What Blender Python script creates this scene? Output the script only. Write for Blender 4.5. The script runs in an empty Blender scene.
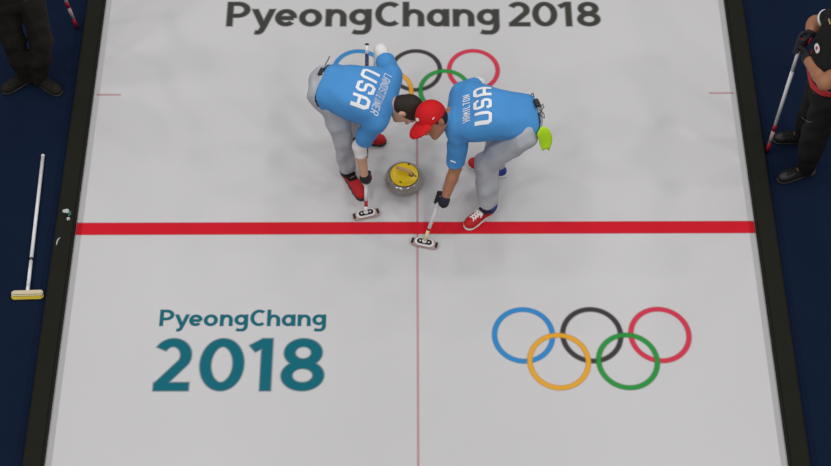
import bpy, bmesh, math, random
import numpy as np
from mathutils import Vector, Matrix, Euler
from mathutils.bvhtree import BVHTree

random.seed(4)
S = bpy.context.scene
COL = S.collection

# ------------------------------------------------------------------ camera
F_PX, PITCH, CAM_H, CAM_Y = 1510.0, math.radians(59.0), 9.48, -5.739
ROLL = math.radians(-0.16)
cam_d = bpy.data.cameras.new('camera')
cam = bpy.data.objects.new('camera', cam_d)
COL.objects.link(cam)
CAM_M = (Matrix.Translation((0, CAM_Y, CAM_H)) @ Matrix.Rotation(math.pi / 2 - PITCH, 4, 'X')
         @ Matrix.Rotation(ROLL, 4, 'Z'))
cam.matrix_world = CAM_M
cam_d.sensor_width = 36.0
cam_d.lens = 36.0 * F_PX / 831.0
cam_d.clip_end = 200
S.camera = cam


def P(px, py, z=0.0):
    """point of the photograph -> place at height z"""
    d = CAM_M.to_3x3() @ Vector(((px - 415.5) / F_PX, -(py - 233.0) / F_PX, -1.0))
    o = CAM_M.translation
    return o + d * ((z - o.z) / d.z)


# ------------------------------------------------------------------ light
S.view_settings.view_transform = 'Standard'
S.view_settings.look = 'None'
S.view_settings.gamma = 1.0
S.view_settings.use_curve_mapping = False
S.view_settings.exposure = 0.0
W = bpy.data.worlds.new('arena_air')
S.world = W
W.use_nodes = True
W.node_tree.nodes['Background'].inputs[0].default_value = (0.80, 0.84, 0.90, 1)
W.node_tree.nodes['Background'].inputs[1].default_value = 0.10


def lamp(x, y, z, watt, size):
    d = bpy.data.lights.new('arena_lamp', 'AREA')
    d.shape = 'DISK'
    d.size = size
    d.energy = watt
    d.color = (1.0, 0.985, 0.97)
    o = bpy.data.objects.new('arena_lamp', d)
    o.location = (x, y, z)
    COL.objects.link(o)


LAMP_W = 150
for lx in (-10.5, -3.4, 3.4, 10.5):
    for ly in (-9.0, -4.0, 1.0, 6.0, 11.0):
        lamp(lx, ly, 11.5, LAMP_W * (1.42 if abs(lx) > 5 else 0.80) * (1 - .022 * (ly - 1)), 1.0)


# ------------------------------------------------------------------ materials
def srgb(r, g, b):
    def c(v):
        v /= 255.0
        return v / 12.92 if v <= 0.04045 else ((v + 0.055) / 1.055) ** 2.4
    return (c(r), c(g), c(b), 1.0)


def mat(name, rgb, rough=0.6, metal=0.0, spec=0.5, noise=None, bump=None, var=0.12, coat=0.0):
    m = bpy.data.materials.new(name)
    m.use_nodes = True
    nt = m.node_tree
    b = nt.nodes['Principled BSDF']
    b.inputs['Base Color'].default_value = srgb(*rgb)
    b.inputs['Roughness'].default_value = rough
    b.inputs['Metallic'].default_value = metal
    b.inputs['Specular IOR Level'].default_value = spec
    b.inputs['Coat Weight'].default_value = coat
    if noise or bump:
        tc = nt.nodes.new('ShaderNodeTexCoord')
    if noise:
        n = nt.nodes.new('ShaderNodeTexNoise')
        n.inputs['Scale'].default_value = noise
        n.inputs['Detail'].default_value = 4
        nt.links.new(tc.outputs['Object'], n.inputs['Vector'])
        r = nt.nodes.new('ShaderNodeMapRange')
        r.inputs[3].default_value = 1 - var
        r.inputs[4].default_value = 1 + var
        nt.links.new(n.outputs[0], r.inputs[0])
        mx = nt.nodes.new('ShaderNodeMix')
        mx.data_type = 'RGBA'
        mx.blend_type = 'MULTIPLY'
        mx.inputs[0].default_value = 1
        mx.inputs[6].default_value = srgb(*rgb)
        nt.links.new(r.outputs[0], mx.inputs[7])
        nt.links.new(mx.outputs[2], b.inputs['Base Color'])
    if bump:
        sc, st, di = bump
        n = nt.nodes.new('ShaderNodeTexNoise')
        n.inputs['Scale'].default_value = sc
        n.inputs['Detail'].default_value = 3
        nt.links.new(tc.outputs['Object'], n.inputs['Vector'])
        bp = nt.nodes.new('ShaderNodeBump')
        bp.inputs['Strength'].default_value = st
        bp.inputs['Distance'].default_value = di
        nt.links.new(n.outputs[0], bp.inputs['Height'])
        nt.links.new(bp.outputs[0], b.inputs['Normal'])
    return m


def paint_mat(name, rgb, strength=1.0):
    """paint frozen under the ice: edges fade by the mesh attribute 'cover'"""
    m = mat(name, rgb, rough=0.7, spec=0.1)
    nt = m.node_tree
    b = nt.nodes['Principled BSDF']
    at = nt.nodes.new('ShaderNodeAttribute')
    at.attribute_name = 'cover'
    mu = nt.nodes.new('ShaderNodeMath')
    mu.operation = 'MULTIPLY'
    mu.inputs[1].default_value = strength
    nt.links.new(at.outputs['Fac'], mu.inputs[0])
    nt.links.new(mu.outputs[0], b.inputs['Alpha'])
    return m


M = {}
M['ice'] = mat('ice', (198, 197, 198), rough=0.32, spec=0.35, noise=0.9, var=0.035, bump=(140, 0.12, 0.002))
M['carpet'] = mat('navy_carpet', (15, 28, 50), rough=0.95, spec=0.1, noise=2.5, var=0.12, bump=(900, 0.4, 0.002))
M['foam'] = mat('black_foam', (27, 27, 20), rough=0.85, spec=0.2, noise=9, var=0.12)
M['line_red'] = paint_mat('red_line_paint', (208, 28, 44), 0.97)
M['line_pink'] = paint_mat('thin_line_paint', (205, 140, 150), 0.5)
M['black_paint'] = paint_mat('charcoal_paint', (66, 66, 62), 0.97)
M['teal_paint'] = paint_mat('teal_paint', (18, 104, 120), 0.97)
M['r_blue'] = paint_mat('ring_blue', (50, 138, 204), 0.95)
M['r_black'] = paint_mat('ring_black', (66, 62, 62), 0.95)
M['r_red'] = paint_mat('ring_red', (216, 56, 82), 0.95)
M['r_yellow'] = paint_mat('ring_yellow', (232, 168, 50), 0.95)
M['r_green'] = paint_mat('ring_green', (46, 150, 66), 0.95)
M['shirt'] = mat('blue_jersey', (74, 146, 210), rough=0.75, spec=0.25, noise=4, var=0.05, bump=(16, 0.35, 0.012))
M['trousers'] = mat('grey_trousers', (184, 187, 194), rough=0.85, spec=0.2, noise=5, var=0.06, bump=(18, 0.4, 0.012))
M['black_cloth'] = mat('black_cloth', (23, 23, 22), rough=0.8, spec=0.25, noise=6, var=0.15, bump=(20, 0.4, 0.01))
M['dark_cloth'] = mat('dark_olive_cloth', (34, 32, 27), rough=0.85, spec=0.2, noise=6, var=0.12, bump=(16, 0.4, 0.012))
M['navy_cloth'] = mat('navy_cloth', (26, 32, 58), rough=0.8)
M['skin'] = mat('skin', (204, 158, 132), rough=0.5, spec=0.35, noise=14, var=0.05)
M['skin_tan'] = mat('tan_skin', (172, 118, 88), rough=0.5, spec=0.35, noise=14, var=0.06)
M['hair'] = mat('dark_brown_hair', (42, 31, 25), rough=0.6, spec=0.3, noise=60, var=0.3, bump=(180, 0.6, 0.006))
M['white'] = mat('white_cloth', (232, 230, 228), rough=0.7)
M['white_print'] = mat('white_print', (236, 238, 242), rough=0.6)
M['red_cap'] = mat('red_cloth', (204, 20, 26), rough=0.7, spec=0.25, noise=20, var=0.06)
M['red_shoe'] = mat('red_suede', (190, 32, 36), rough=0.7, spec=0.3, noise=18, var=0.08)
M['blue_shoe'] = mat('blue_suede', (36, 62, 150), rough=0.7)
M['rubber_white'] = mat('white_rubber', (226, 224, 222), rough=0.6)
M['rubber_black'] = mat('black_rubber', (26, 26, 27), rough=0.5)
M['glove_black'] = mat('black_glove', (34, 32, 40), rough=0.65, spec=0.35)
M['red_trim'] = mat('red_trim', (190, 30, 40), rough=0.6)
M['shaft_white'] = mat('white_lacquer', (228, 228, 230), rough=0.3, spec=0.5)
M['shaft_navy'] = mat('navy_lacquer', (24, 34, 78), rough=0.3)
M['shaft_red'] = mat('red_lacquer', (176, 26, 36), rough=0.3)
M['shaft_yellow'] = mat('pale_yellow_lacquer', (222, 210, 160), rough=0.35)
M['plastic_black'] = mat('black_plastic', (22, 22, 24), rough=0.4)
M['plastic_white'] = mat('white_plastic', (230, 228, 226), rough=0.4)
M['pad'] = mat('pinkish_pad', (186, 160, 158), rough=0.9, noise=40, var=0.18)
M['pad_yellow'] = mat('yellow_pad', (214, 190, 60), rough=0.85, noise=30, var=0.1)
M['pad_cream'] = mat('cream_plastic', (204, 192, 160), rough=0.6)
M['granite'] = mat('grey_granite', (146, 142, 134), rough=0.12, spec=0.8, noise=90, var=0.3, coat=1.0)
M['granite_band'] = mat('rough_granite_band', (146, 142, 136), rough=0.6, noise=120, var=0.25)
M['stone_yellow'] = mat('yellow_plastic', (238, 200, 10), rough=0.3)
M['handle'] = mat('handle_plastic', (206, 166, 122), rough=0.4)
M['dark_disc'] = mat('dark_mark', (70, 66, 20), rough=0.5)
M['lime'] = mat('lime_cloth', (176, 222, 22), rough=0.85, noise=10, var=0.06)
M['gold'] = mat('gold_print', (190, 170, 110), rough=0.5)
M['dark_metal'] = mat('gunmetal', (96, 92, 84), rough=0.35, metal=0.8)
M['paper'] = mat('crumpled_paper', (186, 192, 190), rough=0.8)
M['green_paper'] = mat('green_foil', (40, 104, 84), rough=0.6)
M['eye'] = mat('eye_white', (232, 228, 222), rough=0.25)


# ------------------------------------------------------------------ scene helpers
def obj(name, me, material=None, parent=None):
    o = bpy.data.objects.new(name, me)
    COL.objects.link(o)
    if material is not None:
        me.materials.append(material)
    if parent is not None:
        o.parent = parent
    return o


def empty(name, loc=(0, 0, 0), parent=None):
    o = bpy.data.objects.new(name, None)
    COL.objects.link(o)
    o.location = loc
    if parent is not None:
        o.parent = parent
    return o


def tag(o, label=None, cat=None, group=None, kind=None):
    if label:
        o['label'] = label
    if cat:
        o['category'] = cat
    if group:
        o['group'] = group
    if kind:
        o['kind'] = kind
    return o


def pymesh(name, vs, fs, smooth=True):
    me = bpy.data.meshes.new(name)
    me.from_pydata([tuple(v) for v in vs], [], [tuple(int(i) for i in f) for f in fs])
    if smooth:
        me.polygons.foreach_set('use_smooth', [True] * len(me.polygons))
    me.update()
    return me


def box_mesh(lo, hi, bevel=0.0, seg=2):
    bm = bmesh.new()
    bmesh.ops.create_cube(bm, size=1.0)
    c = [(a + b) / 2 for a, b in zip(lo, hi)]
    s = [b - a for a, b in zip(lo, hi)]
    for v in bm.verts:
        v.co = Vector((c[0] + v.co.x * s[0], c[1] + v.co.y * s[1], c[2] + v.co.z * s[2]))
    if bevel:
        bmesh.ops.bevel(bm, geom=bm.edges[:], offset=bevel, segments=seg, affect='EDGES')
    me = bpy.data.meshes.new('box')
    bm.to_mesh(me)
    bm.free()
    return me


def frame_of(axis, ref=Vector((0, 0, 1))):
    a = Vector(axis).normalized()
    if abs(a.dot(ref)) > 0.98:
        ref = Vector((1, 0, 0))
    u = (ref - a * ref.dot(a)).normalized()
    return a, u, a.cross(u)


def tube_mesh(pts, radii, n=14, cap=True):
    pts = [Vector(p) for p in pts]
    if not hasattr(radii, '__len__'):
        radii = [radii] * len(pts)
    vs, fs = [], []
    u = None
    for i, p in enumerate(pts):
        t = (pts[min(i + 1, len(pts) - 1)] - pts[max(i - 1, 0)]).normalized()
        if u is None:
            _, u, v = frame_of(t)
        else:
            u = (u - t * u.dot(t)).normalized()
            v = t.cross(u)
        for k in range(n):
            a = 2 * math.pi * k / n
            vs.append(p + (u * math.cos(a) + v * math.sin(a)) * radii[i])
    for i in range(len(pts) - 1):
        for k in range(n):
            k2 = (k + 1) % n
            fs.append((i * n + k, i * n + k2, (i + 1) * n + k2, (i + 1) * n + k))
    if cap:
        fs.append(tuple(range(n))[::-1])
        fs.append(tuple(range((len(pts) - 1) * n, len(pts) * n)))
    return pymesh('tube', vs, fs)


def lathe_mesh(prof, n=48, closed_top=True, closed_bottom=True):
    vs, fs = [], []
    for r, z in prof:
        for k in range(n):
            a = 2 * math.pi * k / n
            vs.append((r * math.cos(a), r * math.sin(a), z))
    for i in range(len(prof) - 1):
        for k in range(n):
            k2 = (k + 1) % n
            fs.append((i * n + k, i * n + k2, (i + 1) * n + k2, (i + 1) * n + k))
    if closed_bottom:
        fs.append(tuple(range(n))[::-1])
    if closed_top:
        fs.append(tuple(range((len(prof) - 1) * n, len(prof) * n)))
    return pymesh('lathe', vs, fs)


# ------------------------------------------------------------------ strokes (lettering, rings, lines)
def arc(cx, cy, rx, ry, a0, a1, n=22):
    return [(cx + rx * math.cos(math.radians(a0 + (a1 - a0) * i / n)),
             cy + ry * math.sin(math.radians(a0 + (a1 - a0) * i / n))) for i in range(n + 1)]


def resample(pts, step):
    out = [pts[0]]
    for a, b in zip(pts, pts[1:]):
        L = math.hypot(b[0] - a[0], b[1] - a[1])
        k = max(1, int(round(L / step)))
        for i in range(1, k + 1):
            out.append((a[0] + (b[0] - a[0]) * i / k, a[1] + (b[1] - a[1]) * i / k))
    return out


def ribbon(pts, hx, hy, feather, closed=False):
    """flat stroke: rows of 4 points (outer, core, core, outer) with cover 0,1,1,0"""
    if closed and pts[0] == pts[-1]:
        pts = pts[:-1]
    n = len(pts)

    def seg(i, j):
        d = Vector((pts[j][0] - pts[i][0], pts[j][1] - pts[i][1]))
        return d.normalized()
    rows = []
    for i in range(n):
        if closed:
            d0, d1 = seg((i - 1) % n, i), seg(i, (i + 1) % n)
        else:
            d0 = seg(max(i - 1, 0), max(i, 1))
            d1 = seg(min(i, n - 2), min(i + 1, n - 1))
        n0, n1 = Vector((-d0.y, d0.x)), Vector((-d1.y, d1.x))
        nn = (n0 + n1)
        nn = nn.normalized() if nn.length > 1e-6 else n0
        mit = min(1.0 / max(nn.dot(n0), 0.3), 2.2)
        hw = math.sqrt((hx * nn.x) ** 2 + (hy * nn.y) ** 2) * mit
        p = Vector(pts[i])
        rows.append((p, nn, hw, d0 if i else d1))
    vs, cov, fs = [], [], []

    def emit(p, nn, hw, c):
        for s, w, k in ((1, hw + feather, 0), (1, max(hw - feather, hw * 0.3), c),
                        (-1, max(hw - feather, hw * 0.3), c), (-1, hw + feather, 0)):
            vs.append(p + nn * (s * w))
            cov.append(k)
    if not closed:
        p, nn, hw, d = rows[0]
        emit(p - d * feather, nn, hw, 0)
        rows[0] = (p + d * feather, nn, hw, d)
        p, nn, hw, d = rows[-1]
        rows[-1] = (p - d * feather, nn, hw, d)
    for p, nn, hw, d in rows:
        emit(p, nn, hw, 1)
    if not closed:
        p, nn, hw, d = rows[-1]
        emit(p + 2 * d * feather, nn, hw, 0)
    R = len(vs) // 4
    for i in range(R if closed else R - 1):
        j = (i + 1) % R
        for k in range(3):
            fs.append((i * 4 + k, i * 4 + k + 1, j * 4 + k + 1, j * 4 + k))
    return vs, cov, fs


def paint_mesh(strokes, z0, dz=0.00015):
    """strokes: list of (pts, hx, hy, feather, closed)"""
    V, C, Fc = [], [], []
    for k, (pts, hx, hy, fe, cl) in enumerate(strokes):
        v, c, f = ribbon(pts, hx, hy, fe, cl)
        b = len(V)
        V += [(p.x, p.y, z0 + dz * k) for p in v]
        C += c
        Fc += [tuple(b + i for i in q) for q in f]
    me = pymesh('paint', V, Fc, False)
    # faces must look up
    bm = bmesh.new()
    bm.from_mesh(me)
    for f in bm.faces:
        f.normal_update()
        if f.normal.z < 0:
            f.normal_flip()
    bm.to_mesh(me)
    bm.free()
    at = me.attributes.new('cover', 'FLOAT', 'POINT')
    at.data.foreach_set('value', [float(x) for x in C])
    return me


def glyph_mesh(strokes, hx, hy, feather, z, ymax=None):
    """one flat layer: a fine grid whose 'cover' comes from the distance to the strokes (elliptic pen)"""
    allp = [p for pts, _ in strokes for p in pts]
    x0, x1 = min(p[0] for p in allp) - hx * 1.5 - feather, max(p[0] for p in allp) + hx * 1.5 + feather
    y0, y1 = min(p[1] for p in allp) - hy * 1.5 - feather, max(p[1] for p in allp) + hy * 1.5 + feather
    st = min(hx, hy) / 4.5
    xs, ys = np.arange(x0, x1 + st, st), np.arange(y0, y1 + st, st)
    X, Y = np.meshgrid(xs, ys, indexing='ij')
    D = np.full(X.shape, 9.0)
    U, Vv = X / hx, Y / hy
    for pts, closed in strokes:
        n = len(pts)
        T = np.full(X.shape, 9.0)
        clips = []
        for i in range(n - 1):
            a = np.array([pts[i][0] / hx, pts[i][1] / hy])
            b = np.array([pts[i + 1][0] / hx, pts[i + 1][1] / hy])
            d = b - a
            L = math.hypot(*d)
            if L < 1e-9:
                continue
            d = d / L
            al = (U - a[0]) * d[0] + (Vv - a[1]) * d[1]
            pe = np.abs(-(U - a[0]) * d[1] + (Vv - a[1]) * d[0])
            over = np.maximum(np.maximum(-al, al - L), 0)
            v = np.sqrt(pe ** 2 + over ** 2) - 1
            if not closed and i in (0, n - 2):
                near0 = np.hypot(U - a[0], Vv - a[1]) < 1.6
                near1 = np.hypot(U - b[0], Vv - b[1]) < 1.6
                if i == 0:
                    clips.append((near0, -al))
                    v = np.where(al < 0, np.maximum(pe - 1, -al), v)
                if i == n - 2:
                    clips.append((near1, al - L))
                    v = np.where(al > L, np.maximum(pe - 1, al - L), v)
            T = np.minimum(T, v)
        for nr, cl in clips:
            T = np.where(nr, np.maximum(T, cl), T)
        D = np.minimum(D, T)
    D = D * (hx + hy) / 2
    if ymax is not None:
        D = np.maximum(D, Y - ymax)
    C = np.clip(.5 - D / (2 * feather), 0, 1)
    keep = (C[:-1, :-1] + C[1:, :-1] + C[1:, 1:] + C[:-1, 1:]) > 0
    ny = len(ys)
    I, Jj = np.nonzero(keep)
    q = np.stack([I * ny + Jj, (I + 1) * ny + Jj, (I + 1) * ny + Jj + 1, I * ny + Jj + 1], 1)
    used, inv = np.unique(q, return_inverse=True)
    vs = np.stack([X.ravel()[used], Y.ravel()[used], np.full(len(used), z)], 1)
    me = pymesh('paint', vs.tolist(), inv.reshape(-1, 4).tolist(), False)
    at = me.attributes.new('cover', 'FLOAT', 'POINT')
    at.data.foreach_set('value', C.ravel()[used].astype(np.float32))
    return me


def lin(*p):
    return list(p)


def gl(ch):
    A, N = arc, lin
    if ch == 'P':
        return [(N((0, 0), (0, 1)), 0), (N((0, .92), (.45, .92)) + A(.45, .675, .55, .245, 90, -90) + N((0, .43)), 0)]
    if ch == 'y':
        return [(N((-.06, .78), (.52, .0)), 0), (N((1.06, .79), (.56, .02), (.42, -.17), (.33, -.23), (.22, -.255), (.06, -.245)), 0)]
    if ch == 'e':
        return [(N((.02, .335), (.99, .335)), 0), (A(.5, .35, .5, .27, -3, 316, 30), 0)]
    if ch == 'o':
        return [(A(.5, .35, .5, .275, 0, 360, 36), 1)]
    if ch == 'n':
        return [(N((0, 0), (0, .70)), 0), (A(.52, .38, .48, .24, 175, 0) + N((1, 0)), 0)]
    if ch == 'h':
        return [(N((0, 0), (0, 1)), 0), (A(.52, .38, .48, .24, 175, 0) + N((1, 0)), 0)]
    if ch == 'g':
        return [(A(.48, .38, .48, .245, 0, 360, 36), 1),
                (N((1, .70), (1, .05)) + A(.62, .02, .38, .27, 0, -90, 10) + N((.30, -.25), (.06, -.215)), 0)]
    if ch == 'C':
        return [(A(.62, .5, .62, .42, 52, 308, 34), 0)]
    if ch == 'a':
        return [(A(.48, .35, .48, .275, 0, 360, 36), 1), (N((1, .70), (1, 0)), 0)]
    if ch == '2':
        return [(A(.48, .67, .50, .25, 150, -30, 20) + N((.04, .09)), 0), (N((-.13, .08), (1.17, .08)), 0)]
    if ch == '0':
        return [(A(.5, .5, .5, .42, 0, 360, 44), 1)]
    if ch == '1':
        return [(N((.86, 0), (.86, 1)), 0), (N((-.30, .80), (.86, .95)), 0)]
    if ch == '8':
        return [(A(.5, .725, .43, .195, 0, 360, 32), 1), (A(.5, .29, .5, .21, 0, 360, 36), 1)]


# ------------------------------------------------------------------ the setting
HALF = 2.49
DIV_H = .075
ice = obj('floor', box_mesh((-HALF - .14, -6, -.12), (HALF + .14, 8, 0)), M['ice'])
tag(ice, 'white pebbled ice sheet with painted lines and emblems', kind='structure')
car_l = obj('floor.001', box_mesh((-6.2, -6, -.12), (-HALF - .141, 8, 0.004)), M['carpet'])
tag(car_l, 'navy carpet walkway beside the ice under the lying broom', kind='structure')
car_r = obj('floor.002', box_mesh((HALF + .141, -6, -.12), (6.2, 8, 0.004)), M['carpet'])
tag(car_r, 'navy carpet walkway under the player in black', kind='structure')
t1 = obj('trim_1', box_mesh((-HALF - .135, -6, 0.0), (-HALF, 8, DIV_H), .012, 3), M['foam'])
tag(t1, 'black foam divider between ice and carpet with litter on it', kind='structure')
t2 = obj('trim_2', box_mesh((HALF, -6, 0.0), (HALF + .135, 8, DIV_H), .012, 3), M['foam'])
tag(t2, 'black foam divider beside the player in black', kind='structure')
for t in (t1, t2):
    for p in t.data.polygons:
        p.use_smooth = False

o = obj('hog_line', paint_mesh([([(-HALF, 0), (HALF, 0)], .051, .051, .006, False)], .0006), M['line_red'], ice)
tag(o, 'wide red line painted across the ice')
o = obj('centre_line', paint_mesh([([(.014, -6), (.014, .80)], .008, .008, .005, False)], .0003), M['line_pink'], ice)
tag(o, 'thin faded pink line along the middle of the ice')
for s in (-1, 1):
    o = obj('courtesy_line', paint_mesh([([(s * 2.47, 1.215), (s * 2.28, 1.215)], .008, .008, .006, False)], .0003), M['line_pink'], ice)
    tag(o, 'short thin pink mark at the ice edge')


def ice_text(word, boxes, y_base, y_top, paint, label, hx=None):
    """boxes: (x0, x1) pixels of each glyph; y_base / y_top pixel rows of baseline and cap height"""
    root = empty('ice_lettering', (0, 0, 0), ice)
    tag(root, label)
    for ch, (x0, x1) in zip(word, boxes):
        a = P(x0, (y_base + y_top) / 2)
        b = P(x1, (y_base + y_top) / 2)
        yb, yt = P((x0 + x1) / 2, y_base).y, P((x0 + x1) / 2, y_top).y
        cap = yt - yb
        sx, sy = cap * .096, cap * .080
        st = []
        for pts, cl in gl(ch):
            q = [(a.x + sx + t * (b.x - a.x - 2 * sx), yb + v * cap) for t, v in pts]
            st.append((q, bool(cl)))
        obj('letter', glyph_mesh(st, sx, sy, min(.009, cap * .035), .0008, yb + cap * {'y': .70, '1': 1.0}.get(ch, 1.2)), paint, root)
    return root


PY = [(227.2, 250), (252, 275.5), (275.5, 297), (299.5, 322), (326, 346.5), (349.5, 371.5), (375.5, 399.5),
      (403, 424), (427, 449), (453, 474), (477, 499)]
YR = [(508, 530), (532.5, 557), (559, 572.5), (577, 600)]
ice_text('PyeongChang2018', PY + YR, 26.3, 2.0, M['black_paint'], 'large charcoal lettering on one line beyond the sweepers')
kx = (326 - 160) / (499 - 227.2)
ice_text('PyeongChang', [(160 + (a - 227.2) * kx, 160 + (b - 227.2) * kx) for a, b in PY], 326.0, 309.8,
         M['teal_paint'], 'small teal lettering above the big teal year')
ice_text('2018', [(153.2, 191.4), (199.8, 244), (249.7, 273.7), (281.4, 324.3)], 391, 338.5,
         M['teal_paint'], 'big teal year figures painted on the ice')


def rings(cx, cy, dpx, spx, row, label):
    """cx, cy: pixel of the middle upper ring; dpx outer diameter, spx spacing, row: pixel drop of the lower row"""
    root = empty('ring_emblem', (0, 0, 0), ice)
    tag(root, label)
    c = P(cx, cy)
    px_m = (P(cx + 10, cy).x - c.x) / 10
    r = dpx * px_m / 2
    sp = spx * px_m
    dy = c.y - P(cx, cy + row).y
    hw = dpx * px_m * .039
    for k, (ox, oy, m) in enumerate(((-sp, 0, 'r_blue'), (0, 0, 'r_black'), (sp, 0, 'r_red'),
                                     (-sp / 2, -dy, 'r_yellow'), (sp / 2, -dy, 'r_green'))):
        pts = arc(c.x + ox, c.y + oy, r - hw, r - hw, 0, 360, 72)
        o = obj('ring', paint_mesh([(pts, hw, hw, .008, True)], .0006 + .0004 * k), M[m], root)
        tag(o, m[2:] + ' painted ring')


rings(591.7, 335, 62.8, 68.2, 26.3, 'five linked colour rings painted on the open ice')
rings(415.8, 70.3, 52.6, 57.6, 20.5, 'five linked colour rings partly hidden by the sweepers')


# ------------------------------------------------------------------ signed-distance modelling
class Field:
    def __init__(s, lo, hi, h):
        s.h = h
        s.lo = np.array(lo, dtype=np.float32)
        n = np.ceil((np.array(hi) - np.array(lo)) / h).astype(int) + 1
        s.ax = [s.lo[i] + h * np.arange(n[i], dtype=np.float32) for i in range(3)]
        s.F = np.full(tuple(n), 0.5, dtype=np.float32)

    def _win(s, lo, hi):
        sl = []
        for i in range(3):
            a = int(np.searchsorted(s.ax[i], lo[i]))
            b = int(np.searchsorted(s.ax[i], hi[i]))
            sl.append(slice(max(a - 1, 0), min(b + 1, len(s.ax[i]))))
        X = s.ax[0][sl[0]][:, None, None]
        Y = s.ax[1][sl[1]][None, :, None]
        Z = s.ax[2][sl[2]][None, None, :]
        return tuple(sl), X, Y, Z

    def _put(s, sl, d, k, op='add'):
        f = s.F[sl]
        if op == 'add':
            if k > 0:
                h = np.clip(.5 + .5 * (f - d) / k, 0, 1)
                s.F[sl] = f * (1 - h) + d * h - k * h * (1 - h)
            else:
                s.F[sl] = np.minimum(f, d)
        else:
            s.F[sl] = np.maximum(f, -d)

    def cone(s, a, b, ra, rb, k=.02, op='add'):
        a, b = np.array(a, dtype=np.float32), np.array(b, dtype=np.float32)
        m = max(ra, rb) + k + 4 * s.h
        sl, X, Y, Z = s._win(np.minimum(a, b) - m, np.maximum(a, b) + m)
        ab = b - a
        L = float(ab @ ab) + 1e-9
        px, py, pz = X - a[0], Y - a[1], Z - a[2]
        t = np.clip((px * ab[0] + py * ab[1] + pz * ab[2]) / L, 0, 1)
        d = np.sqrt((px - t * ab[0]) ** 2 + (py - t * ab[1]) ** 2 + (pz - t * ab[2]) ** 2) - (ra + (rb - ra) * t)
        s._put(sl, d, k, op)
        return s

    def ell(s, c, r, R=None, k=.02, op='add'):
        """ellipsoid, R columns = its axes"""
        c = np.array(c, dtype=np.float32)
        m = max(r) + k + 4 * s.h
        sl, X, Y, Z = s._win(c - m, c + m)
        px, py, pz = X - c[0], Y - c[1], Z - c[2]
        R = np.eye(3) if R is None else np.array(R)
        q = [px * R[0, i] + py * R[1, i] + pz * R[2, i] for i in range(3)]
        k0 = np.sqrt(sum((q[i] / r[i]) ** 2 for i in range(3)))
        k1 = np.sqrt(sum((q[i] / r[i] ** 2) ** 2 for i in range(3))) + 1e-6
        s._put(sl, k0 * (k0 - 1) / k1, k, op)
        return s

    def cut(s, p, n, inside=True):
        """keep the side where (x-p).n < 0"""
        n = np.array(n, dtype=np.float32)
        n = n / np.linalg.norm(n)
        p = np.array(p, dtype=np.float32)
        d = ((s.ax[0] - p[0]) * n[0])[:, None, None] + ((s.ax[1] - p[1]) * n[1])[None, :, None] + ((s.ax[2] - p[2]) * n[2])[None, None, :]
        s.F = np.maximum(s.F, d)
        return s

    def join(s, g, k=0.0):
        s.F = g.F.copy() if k < 0 else np.minimum(s.F, g.F)
        return s

    def folds(s, amp, fr, seed=0):
        rs = np.random.RandomState(seed)
        X, Y, Z = s.ax[0][:, None, None], s.ax[1][None, :, None], s.ax[2][None, None, :]
        acc = 0
        for i in range(4):
            w = rs.normal(size=3) * fr
            w2 = rs.normal(size=3) * fr * .5
            acc = acc + np.sin(X * w[0] + Y * w[1] + Z * w[2] + 1.5 * np.sin(X * w2[0] + Y * w2[1] + Z * w2[2]) + i)
        s.F = s.F + (amp / 2) * acc.astype(np.float32)
        return s

    def mesh(s, smooth=1):
        F, h = s.F, s.h
        F = np.pad(F, 1, constant_values=.5)
        org = s.lo - h
        neg = F < 0
        nx, ny, nz = F.shape
        c = [(i, j, k) for i in (0, 1) for j in (0, 1) for k in (0, 1)]

        def sub(A, o):
            return A[o[0]:nx - 1 + o[0], o[1]:ny - 1 + o[1], o[2]:nz - 1 + o[2]]
        cnt = sum(sub(neg, o).astype(np.int8) for o in c)
        act = (cnt > 0) & (cnt < 8)
        I = np.argwhere(act)
        if not len(I):
            return bpy.data.meshes.new('void')
        acc = np.zeros((len(I), 3))
        num = np.zeros(len(I))
        for a in c:
            for d in range(3):
                if a[d]:
                    continue
                b = list(a)
                b[d] = 1
                fa = F[I[:, 0] + a[0], I[:, 1] + a[1], I[:, 2] + a[2]]
                fb = F[I[:, 0] + b[0], I[:, 1] + b[1], I[:, 2] + b[2]]
                x = (fa < 0) != (fb < 0)
                t = np.where(x, fa / np.where(np.abs(fa - fb) < 1e-9, 1, fa - fb), 0)
                p = np.tile(np.array(a, float), (len(I), 1))
                p[:, d] += t
                acc += p * x[:, None]
                num += x
        V = (I + acc / num[:, None]) * h + org
        idx = -np.ones(act.shape, dtype=np.int64)
        idx[I[:, 0], I[:, 1], I[:, 2]] = np.arange(len(I))
        Q = []
        for d in range(3):
            o1, o2 = [(1, 2), (2, 0), (0, 1)][d]
            sh = [slice(None)] * 3
            sa, sb = list(sh), list(sh)
            sa[d], sb[d] = slice(0, -1), slice(1, None)
            ch = neg[tuple(sa)] != neg[tuple(sb)]
            E = np.argwhere(ch)
            fl = neg[tuple(sa)][E[:, 0], E[:, 1], E[:, 2]]
            e1, e2 = np.zeros(3, int), np.zeros(3, int)
            e1[o1] = 1
            e2[o2] = 1
            q = [E, E - e1, E - e1 - e2, E - e2]
            q = np.stack([idx[x[:, 0], x[:, 1], x[:, 2]] for x in q], 1)
            q[~fl] = q[~fl][:, ::-1]
            Q.append(q)
        Q = np.concatenate(Q)
        for _ in range(smooth):
            sm = np.zeros_like(V)
            n = np.zeros(len(V))
            for i in range(4):
                a, b = Q[:, i], Q[:, (i + 1) % 4]
                np.add.at(sm, a, V[b])
                np.add.at(n, a, 1)
                np.add.at(sm, b, V[a])
                np.add.at(n, b, 1)
            V = V * .5 + .5 * sm / np.maximum(n, 1)[:, None]
        me = bpy.data.meshes.new('form')
        me.vertices.add(len(V))
        me.vertices.foreach_set('co', V.astype(np.float32).ravel())
        me.loops.add(len(Q) * 4)
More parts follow.
